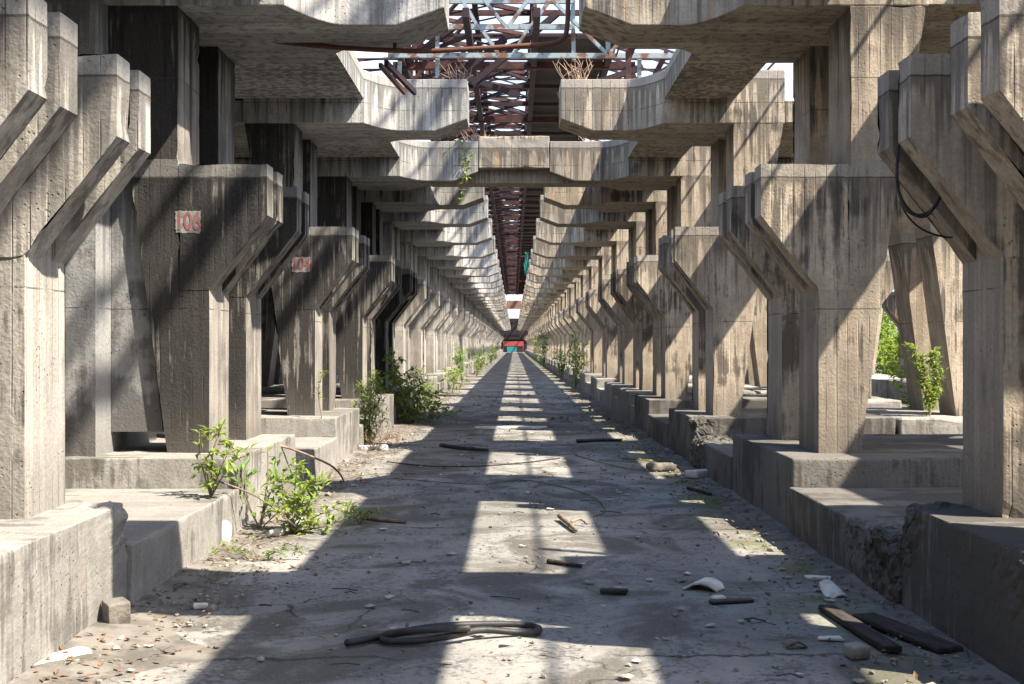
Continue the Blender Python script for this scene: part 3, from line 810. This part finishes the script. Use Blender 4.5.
# near bush by the second left plinth: tall shoot on the ledge, low bright clump, tangled branches
plant('sapling', 'spindly sapling with drooping bright leaves growing from the second left plinth', 'sapling', (-2.50,6.6*K,.34),
      S((.10,0,.62,0,0,0,.010), (-.12,.1,.55), (.22,-.05,.5), (.3,0,.35), (-.05,0,.3)), 'leaf_b', .095, .05, 18, side=4, spread=.9)
plant('shrub', 'tangled half bare shrub with dark leaves against the second left plinth', 'shrub', (-2.27,7.15*K,GZ),
      S((.05,.1,.72,0,0,0,.013), (.30,.1,.50), (-.10,-.3,.62), (.55,-.05,.30), (-.3,.2,.78)), 'leaf_a', .10, .05, 17, side=4)
plant('weed', 'bright green low weed clump at the foot of the second left plinth', 'weed', (-1.95,7.0*K,GZ),
      S((.05,0,.58), (.22,.1,.42), (-.15,.1,.46), (.42,.0,.22), (.1,-.25,.38), (-.05,-.3,.25), (.55,.1,.14), (.25,-.2,.5)), 'leaf_b', .085, .04, 42, side=5)
plant('weed', 'small creeping green weed on the floor nearest the corridor middle', 'weed', (-1.42,7.35*K,GZ),
      S((.1,0,.14), (-.15,.1,.17), (.22,-.05,.10), (-.1,-.15,.12)), 'leaf_b', .055, .03, 60, side=4, spread=.5)
plant('weed', 'flat scrap of clover beside the pale broken stone', 'weed', (-1.95,6.1*K,GZ),
      S((.2,0,.05), (-.2,.05,.06), (.35,.1,.04), (-.35,-.05,.05)), 'leaf_a', .04, .025, 50, side=3, spread=.4)
bm = bmesh.new(); tube(bm, smooth_path([at(262,444,12.6), at(285,447,13.0), at(310,456,13.6), at(330,465,14.3), at(340,474,14.7), at(344,482,14.9)], 6), .016, 6, .010)
tag(obj('dead_branch', bm, M['dry'], smooth=True), 'long grey branch arching from the second left plinth to the floor', 'branch')
bm = bmesh.new(); tube(bm, smooth_path([(-2.5,10.2,.50),(-2.2,10.6,.30),(-1.85,10.5,.06)], 5), .010, 5, .004)
tag(obj('dead_branch', bm, M['stick'], smooth=True), 'short bare branch slanting down through the near shrub', 'branch')
plant('tall_weed', 'upright pale weed clump at the corner of the third left plinth', 'weed', (-2.34,19.9,GZ),
      S((.06,0,1.15), (-.12,.1,1.0), (.14,.05,1.25), (.02,-.2,.85), (.2,.1,.95), (-.22,0,.7), (.26,-.1,.6), (-.16,.2,1.05), (.0,.3,1.1)), 'leaf_b', .12, .026, 60, side=3, spread=.55)
plant('tall_weed', 'dry straw coloured weeds at the foot of the pale weed clump', 'weed', (-2.2,19.2,GZ),
      S((.15,0,.35), (.3,.1,.28), (-.1,0,.3), (.42,-.1,.22), (.5,.2,.2), (.0,-.3,.25)), 'litter', .09, .012, 60, 'dry', side=2, spread=.5)
plant('tall_weed', 'single thin weed rooted on top of the third left plinth', 'weed', (-2.62,10.9*K,.61),
      S((.02,0,.62)), 'leaf_b', .055, .022, 70, side=2, spread=.35)
plant('bush', 'dense bright green bush growing beside the fourth left plinth', 'bush', (-2.35,26.0,GZ),
      S((.1,0,1.1), (-.2,.2,1.35), (.35,0,.8), (.7,.1,.45), (.95,0,.30), (.4,-.3,.55), (-.1,-.3,.9), (.2,.3,.9), (.75,.3,.6), (1.15,.1,.18), (-.25,0,.6)), 'leaf_b', .13, .065, 36, side=4, spread=1.3)
plant('bush', 'upright sapling rising out of the bright green bush by the left plinth', 'bush', (-2.55,25.5,.3),
      S((.0,0,1.2,0,0,0,.012), (.12,.1,1.0)), 'leaf_a', .15, .075, 20, side=3, spread=1.1)
for i, (x, y, hh, nS, lm) in enumerate(((-2.22,18.6,1.15,7,'leaf_b'), (-2.2,20.4,.9,6,'leaf_b'), (-2.1,27,1.1,6,'leaf_b'), (-2.2,34,1.6,7,'leaf_a'), (-1.9,41,1.3,7,'leaf_b'), (-2.1,52,1.7,7,'leaf_b'), (-1.9,66,1.8,8,'leaf_a'), (-2.0,84,2.0,8,'leaf_b'),
                                      (2.3,30,2.3,9,'leaf_b'), (2.2,37,1.6,8,'leaf_a'), (2.1,56,2.9,9,'leaf_a'), (2.1,74,2.4,8,'leaf_b'))):
    far = y > 25; sc = 1 if not far else 1.8
    st = S(*[(random.uniform(-.3,.3)*sc*.7, random.uniform(-.3,.5)*sc, hh*random.uniform(.55,1)) for _ in range(nS)])
    plant('roadside_weed', '%s green weed clump from the front along the foot of the %s plinths' % (ORD[i] if x < 0 else ORD[i-8], 'left' if x < 0 else 'right') if True else '', 'weed', (x,y*K,GZ), st,
          lm, .11*sc, .04*sc, 30 if not far else 14, side=3, group='weeds along the plinths', spread=sc)
plant('tall_weed', 'sunlit upright weeds on the third right plinth between the splayed legs', 'weed', (5.78,17.2,.61),
      S((.0,0,.85), (-.16,0,.75), (.1,.1,.95), (.16,0,.6), (-.24,.1,1.0), (-.08,-.1,.5), (.05,0,.9), (-.1,.1,.85)), 'leaf_b', .09, .032, 110, side=2, spread=.4)
plant('bush', 'leafy bush far behind the right pillars seen through the gap', 'bush', (9.3,18.6*K,GZ),
      S((.1,0,1.8), (-.4,.2,1.5), (.5,0,1.3), (.0,-.3,1.1), (-.2,.3,2.0)), 'leaf_a', .16, .08, 26, side=4, spread=1.6)
for i, (x, y, hh) in enumerate(((15.5,24,2.6), (16.8,31,3.4), (15.2,38,2.4), (17.5,47,3.8), (16,58,3.2), (18,72,4.2), (14.5,30.5,1.6), (17.6,57,4.6), (20.5,66,5.4), (15.2,49.5,3.6), (23.5,77,6.0))):
    plant('bush', ['low', 'tall', 'rounded', 'loose', 'spreading', 'broad', 'small', 'dense', 'high', 'round topped', 'farthest'][i]+' sunlit bush in the open ground beyond the outer right aisle', 'bush', (x,y,-.1),
          S(*[(random.uniform(-1,1)*hh*.45, random.uniform(-1,1)*hh*.4, hh*random.uniform(.4,1)) for _ in range(12)]), ['leaf_a','leaf_b'][i % 2], .26, .14, 13, side=5, group='bushes beyond the right aisle', spread=2.4)
plant('hanging_vine', 'green vine trailing down from the left nose of the closed frame', 'vine', (-1.0,15.15*K,5.46),
      S((.0,-.05,-1.2,-.05,0,.05,.006), (.25,-.1,-.35), (-.25,0,-.15), (.1,-.05,-.8)), 'leaf_b', .085, .05, 18, side=2, spread=.4)
def dry_tuft(base, n, hh, sp, label, name='dry_shrub'):
    base = Vector(base); bm = bmesh.new()
    for i in range(n):
        o = Vector((random.uniform(-sp,sp), random.uniform(-sp,sp)*.5, -.02)); e = o*1.5+Vector((random.uniform(-.2,.2), random.uniform(-.1,.1), hh*random.uniform(.5,1)))
        path = smooth_path([base+o, base+(o+e)/2+rv(.05), base+e], 4); tube(bm, path, .013, 4, .005)
        for k in range(2):
            q = path[random.randrange(3, len(path)-1)]; tube(bm, [q, q+Vector((random.uniform(-.15,.15), random.uniform(-.08,.08), random.uniform(.05,.2)))], .007, 3, .003)
    return tag(obj(name, bm, M['dry']), label, 'dry plant')
yb = 6.6*DM
dry_tuft((at(578,80,yb).x, yb, 5.46), 15, .50, .14, 'tall dead stalks standing on the tip of the second right nose')
dry_tuft((at(458,78,yb).x, yb, 5.46), 9, .32, .10, 'thin dead stalks standing on the tip of the second left nose')
yb = 8.55*DM
dry_tuft((at(600,140,yb).x, yb, 5.46), 16, .28, .35, 'brown dead twigs scattered on the right nose of the closed frame')
dry_tuft((at(474,140,yb).x, yb, 5.46), 10, .32, .12, 'brown dead twigs at the joint of the pale slot block')

# ------------------------------------------------------------------ cables
def cable(name, label, pts, r=.009, mat='black', cat='cable'):
    bm = bmesh.new(); tube(bm, smooth_path(pts, 7), r, 6); return tag(obj(name, bm, M[mat], smooth=True), label, cat)
yc = 2.64*DM
cable('black_cable', 'black cable drooping in a loop from the front right corbels', [at(899,142,yc), at(897,178,yc), at(902,200,yc), at(916,215,yc), at(932,210,yc), at(941,195,yc), at(940,197,yc-.02), at(926,216,yc-.03), at(908,211,yc-.03), at(900,196,yc)], .010)
cable('black_cable', 'thin wire hanging behind the drooping cable loop on the right', [at(898,180,yc+.05), at(903,208,yc+.05), at(920,228,yc+.1), at(945,237,yc+.15), at(962,236,yc+.2)], .006)
# hose on the floor
def fl(px, py, z=.03): return gp(px, py, z)
t = cable('rubber_hose', 'thick black rubber hose lying in a flat loop on the floor', [fl(346,643), fl(372,638), fl(405,631), fl(440,626,.05), fl(490,624,.04), fl(525,625), fl(538,628), fl(536,632), fl(515,632), fl(480,630,.06), fl(450,636,.05), fl(415,641), fl(388,641), fl(382,637), fl(392,634,.06), fl(425,630,.09), fl(470,628,.09)], .021, cat='hose')

# ------------------------------------------------------------------ debris
def shard(name, label, px, py, sx, sy, sz, mat, rz=0, tilt=(0,0), cat='debris', cell=None, seed=1, curve=0, edge=.2):
    p = gp(px, py); bm = rough_box((-sx/2,-sy/2,0), (sx/2,sy/2,sz), cell or max(.012, min(sx,sy,.3)/5), sz*edge, sz*edge*1.2, sz*edge*.6, seed=seed)
    for v in bm.verts:
        k = 1+.5*noise.noise(Vector((v.co.x*6+seed, v.co.y*6, seed))); v.co.x *= k; v.co.y *= 1+.5*noise.noise(Vector((v.co.y*7, v.co.x*5+seed, 3)))
        if curve: v.co.z += curve*max(0, 1-(v.co.x/(sx*.5))**2)
    o = obj(name, bm, M[mat], smooth=True); o.location = (p.x, p.y, GZ+.004); o.rotation_euler = (tilt[0], tilt[1], rz)
    return tag(o, label, cat)
shard('concrete_chunk', 'square broken concrete block lying against the front left plinth', 117, 627, .15, .17, .15, 'brick', .62, (.06,-.05), cat='rubble', cell=.02, edge=.05)
shard('pale_board', 'pale flat board lying along the front left plinth', 52, 662, .15, .42, .025, 'white', -.55, cat='board')
shard('pale_stone', 'pale broken stone standing at the second left plinth corner', 221, 545, .17, .15, .2, 'white', .3, cat='stone', cell=.03)
shard('pale_stone', 'rounded white stone beside the low green weeds', 296, 527, .16, .12, .08, 'paper', .2, cat='stone')
shard('pale_stone', 'small white stone lying left of the rounded white one', 276, 536, .12, .10, .05, 'white', 1.2, cat='stone', seed=4)
shard('plaster_chip', 'small flat yellow chip on the floor by the left ledge', 199, 609, .09, .06, .03, 'white', .2, cat='chip', seed=6)
shard('curved_shard', 'white curved tile shard lying on the shaded floor', 706, 589, .22, .24, .016, 'white', -.5, cat='shard', curve=.045, seed=3)
shard('curved_shard', 'narrow shard with a dark blue edge pointing right', 733, 603, .30, .08, .02, 'black', .25, cat='shard', seed=5)
shard('curved_shard', 'small white tip lying at the left end of the blue edged shard', 719, 602, .08, .06, .035, 'white', .3, cat='shard', seed=12)
shard('curved_shard', 'small tan shard arched up by the broken ledge', 834, 595, .13, .22, .014, 'white', .2, (.25,0), cat='shard', curve=.04, seed=7)
shard('curved_shard', 'flat pale shard beside the arched tan one', 820, 580, .18, .08, .02, 'white', -.2, cat='shard', seed=8)
shard('curved_shard', 'small folded shard between the planks and the open floor', 794, 648, .12, .08, .012, 'brick', .1, cat='shard', curve=.03, seed=9)
shard('curved_shard', 'pale flat shard just left of the long plank', 832, 640, .13, .07, .012, 'white', -.1, cat='shard', seed=10)
shard('stone', 'grey stone in front of the planks', 857, 659, .11, .10, .07, 'gravel', .3, cat='stone', seed=11)
shard('wood_scrap', 'dark scrap of wood lying below the bright floor patch', 615, 594, .16, .05, .03, 'wood', -.1, cat='wood', seed=14)
shard('white_panel', 'long white panel lying flat across the floor', 511, 429, 1.15, .25, .05, 'paper', 0, cat='panel', seed=15)
shard('styrofoam', 'white foam bar in the dry leaves on the left', 373, 451, .42, .13, .09, 'paper', .1, cat='foam', seed=16)
shard('styrofoam', 'pale wood offcut lying by the third right plinth', 748, 434, .40, .10, .08, 'white', .05, cat='foam', seed=17).location.z = .362
shard('rubble_heap', 'broken grey rubble lump by the second right ledge', 660, 471, .35, .25, .10, 'brick', .2, cat='rubble', seed=18)
shard('rubble_heap', 'pale rubble lump at the foot of the second right plinth', 700, 478, .30, .16, .10, 'white', .5, cat='rubble', seed=19)
for i, (px, py, s_) in enumerate(((878,560,.22), (893,575,.16), (868,548,.18), (884,590,.13), (862,575,.10))):
    shard('rubble_chunk', ['largest rubble chunk fallen between the first right plinth and ledge','rubble chunk against the near side of the right plinth','upper rubble chunk in the break of the right ledge','small rubble chunk nearest the planks','small rubble chunk left of the fallen pile'][i], px, py, s_, s_*.8, s_*.8, 'brick', i, (.2*i,.1), 'rubble', seed=20+i, edge=.09)
def plank(label, pa, pb, w, th, z=.012, seed=0):
    a, b = gp(*pa), gp(*pb); d = b-a; L = d.length
    bm = rough_box((0,-w/2,0), (L,w/2,th), .05, .006, .008, .004, seed=seed)
    o = obj('plank', bm, M['wood'], smooth=True); o.location = (a.x, a.y, GZ+z); o.rotation_euler = (0, 0, math.atan2(d.y, d.x)); return tag(o, label, 'plank')
plank('long dark plank with a frayed end, left of the two at the right kerb', (826,612), (893,655), .10, .035, seed=2)
plank('wide dark plank lying under the long one by the right kerb', (862,620), (952,656), .16, .035, seed=3)
def stick(label, pts, r, mat='stick', name='stick'):
    bm = bmesh.new(); tube(bm, smooth_path([gp(*p[:2], p[2] if len(p) > 2 else r) for p in pts], 4), r, 7, r*.7); return tag(obj(name, bm, M[mat], smooth=True), label, 'stick')
stick('thick pale stick lying in the bright floor patch', ((560,516,.05),(568,523,.04),(576,530,.03)), .028)
stick('forked side twig of the thick pale stick', ((571,522,.05),(580,519,.06),(587,524,.03)), .014)
stick('dark stick lying flat in the middle of the bright patch', ((548,561),(562,563),(581,566)), .020, 'wood')
stick('grey branch lying across the shade left of the middle', ((363,517),(385,520),(406,522)), .022)
stick('dark pipe length on the far floor left of the middle', ((441,445),(462,448),(488,450)), .035, 'black', 'pipe_length')
stick('dark rod lying by the second right plinth', ((688,488),(700,491),(711,494)), .022, 'wood')
stick('dark bar on the far floor right of the middle', ((577,441),(600,440),(622,440)), .035, 'black', 'pipe_length')
cable('fallen_wire', 'loose wire snaking across the floor behind the bright patch', [gp(x, y, .012) for x, y in ((395,478),(440,482),(480,484),(520,480),(550,484),(590,495),(605,510),(590,517))], .006, 'stick')
cable('fallen_wire', 'loose wire lying straight across the far floor', [gp(x, y, .012) for x, y in ((390,462),(430,466),(480,466),(530,462),(560,458))], .008, 'wood')
cable('fallen_wire', 'wire curling by the right ledge on the far floor', [gp(x, y, .012) for x, y in ((575,455),(600,462),(640,470),(655,462),(620,458))], .007, 'stick')
for sd, nm, w0 in ((-1,'left',.62), (1,'right',.42)):
    bm = bmesh.new(); rows = []; ny_ = 420
    for j in range(ny_+1):
        y = 4.0+(j/ny_)**1.5*80; w = w0*(.45+1.1*max(0, noise.fractal(Vector((y*.55, sd*9, 2)), .9, 2, 4)+.35)); row = []
        for i in range(9):
            t_ = i/8; x = sd*(2.50-w*t_*1.15); k = max(0, 1-t_)**1.3
            z = GZ-.006+k*(.035+.05*max(0, noise.noise(Vector((x*2.5, y*1.2, 5)))))+.012*noise.noise(Vector((x*14, y*9, 1)))*(k+.1)
            row.append(bm.verts.new((x, y, z if i < 8 else GZ-.02)))
        rows.append(row)
    for j in range(ny_):
        for i in range(8): bm.faces.new((rows[j][i], rows[j][i+1], rows[j+1][i+1], rows[j+1][i]))
    bmesh.ops.recalc_face_normals(bm, faces=bm.faces)
    tag(obj('swept_soil', bm, M['soil'], smooth=True), 'thin bank of soil and dust swept against the %s plinths' % nm, 'soil', kind='stuff')

# loose grit, leaf litter and scraps that nobody could count
bm = bmesh.new()
def pebble(bm, p, s):
    r = bmesh.ops.create_icosphere(bm, subdivisions=1, radius=s, matrix=Matrix.Translation(p) @ Matrix.Rotation(random.uniform(0,6), 4, 'Z') @ Matrix.Diagonal((1, random.uniform(.5,1), random.uniform(.35,.7), 1)))
    for v in r['verts']: v.co += rv(s*.22)
for i in range(4200):
    y = 4.6+random.random()**1.5*40; sd = random.choice((-1, 1, 0))
    x = random.uniform(-2.3,2.3) if sd == 0 else sd*(2.42-abs(random.gauss(0,.35)))
    s_ = random.choice((.006,.008,.01,.012,.018)) * (2.2 if random.random() < .07 else 1) * (1+y*.012)
    pebble(bm, Vector((x, y, GZ+s_*.3+.004)), s_)
o = obj('gravel', bm, M['gravel']); tag(o, 'grey grit and pebbles strewn over the corridor floor', 'grit', kind='stuff')
bm = bmesh.new()
for i in range(3600):
    y = 5+random.random()**1.3*38
    if random.random() < .72: x = -2.42+abs(random.gauss(0,.38))
    else: x = 2.38-abs(random.gauss(0,.35))
    if random.random() < .12: x = random.uniform(-2.2,2.2)
    leaf(bm, Vector((x, y, GZ+.008+random.random()*.02)), Vector((random.uniform(-1,1), random.uniform(-1,1), random.uniform(-.1,.35))), random.uniform(.03,.07)*(1+y*.006), random.uniform(.012,.03)*(1+y*.006))
o = obj('leaf_litter', bm, M['litter']); tag(o, 'dry brown leaf litter along the kerbs', 'leaf litter', kind='stuff')
bm = bmesh.new()
for i in range(170):
    x, y = random.uniform(-2.2,2.2), 5.+random.random()**1.4*34; s_ = random.uniform(.015,.05)*(1+y*.012)
    n = random.randint(4,6); vs = [bm.verts.new((x+s_*math.cos(k*6.28/n)*random.uniform(.5,1.1), y+s_*math.sin(k*6.28/n)*random.uniform(.5,1.1), GZ+.012+random.random()*.012)) for k in range(n)]
    bm.faces.new(vs)
bmesh.ops.solidify(bm, geom=bm.faces[:], thickness=.004)
o = obj('litter', bm, M['white']); tag(o, 'pale chips of plaster and paper scattered on the floor', 'scraps', kind='stuff')
bm = bmesh.new()
for i in range(110):
    x, y = random.uniform(-2.3,2.3), 5.+random.random()**1.2*36; a = random.uniform(-.5,.5); L = random.uniform(.05,.22)
    tube(bm, [(x,y,GZ+.012), (x+L*.5*math.cos(a),y+L*.5*math.sin(a),GZ+.016+random.random()*.012), (x+L*math.cos(a),y+L*math.sin(a),GZ+.012)], random.uniform(.002,.005), 4)
o = obj('twigs', bm, M['wood']); tag(o, 'small dead twigs scattered over the floor', 'twigs', kind='stuff')
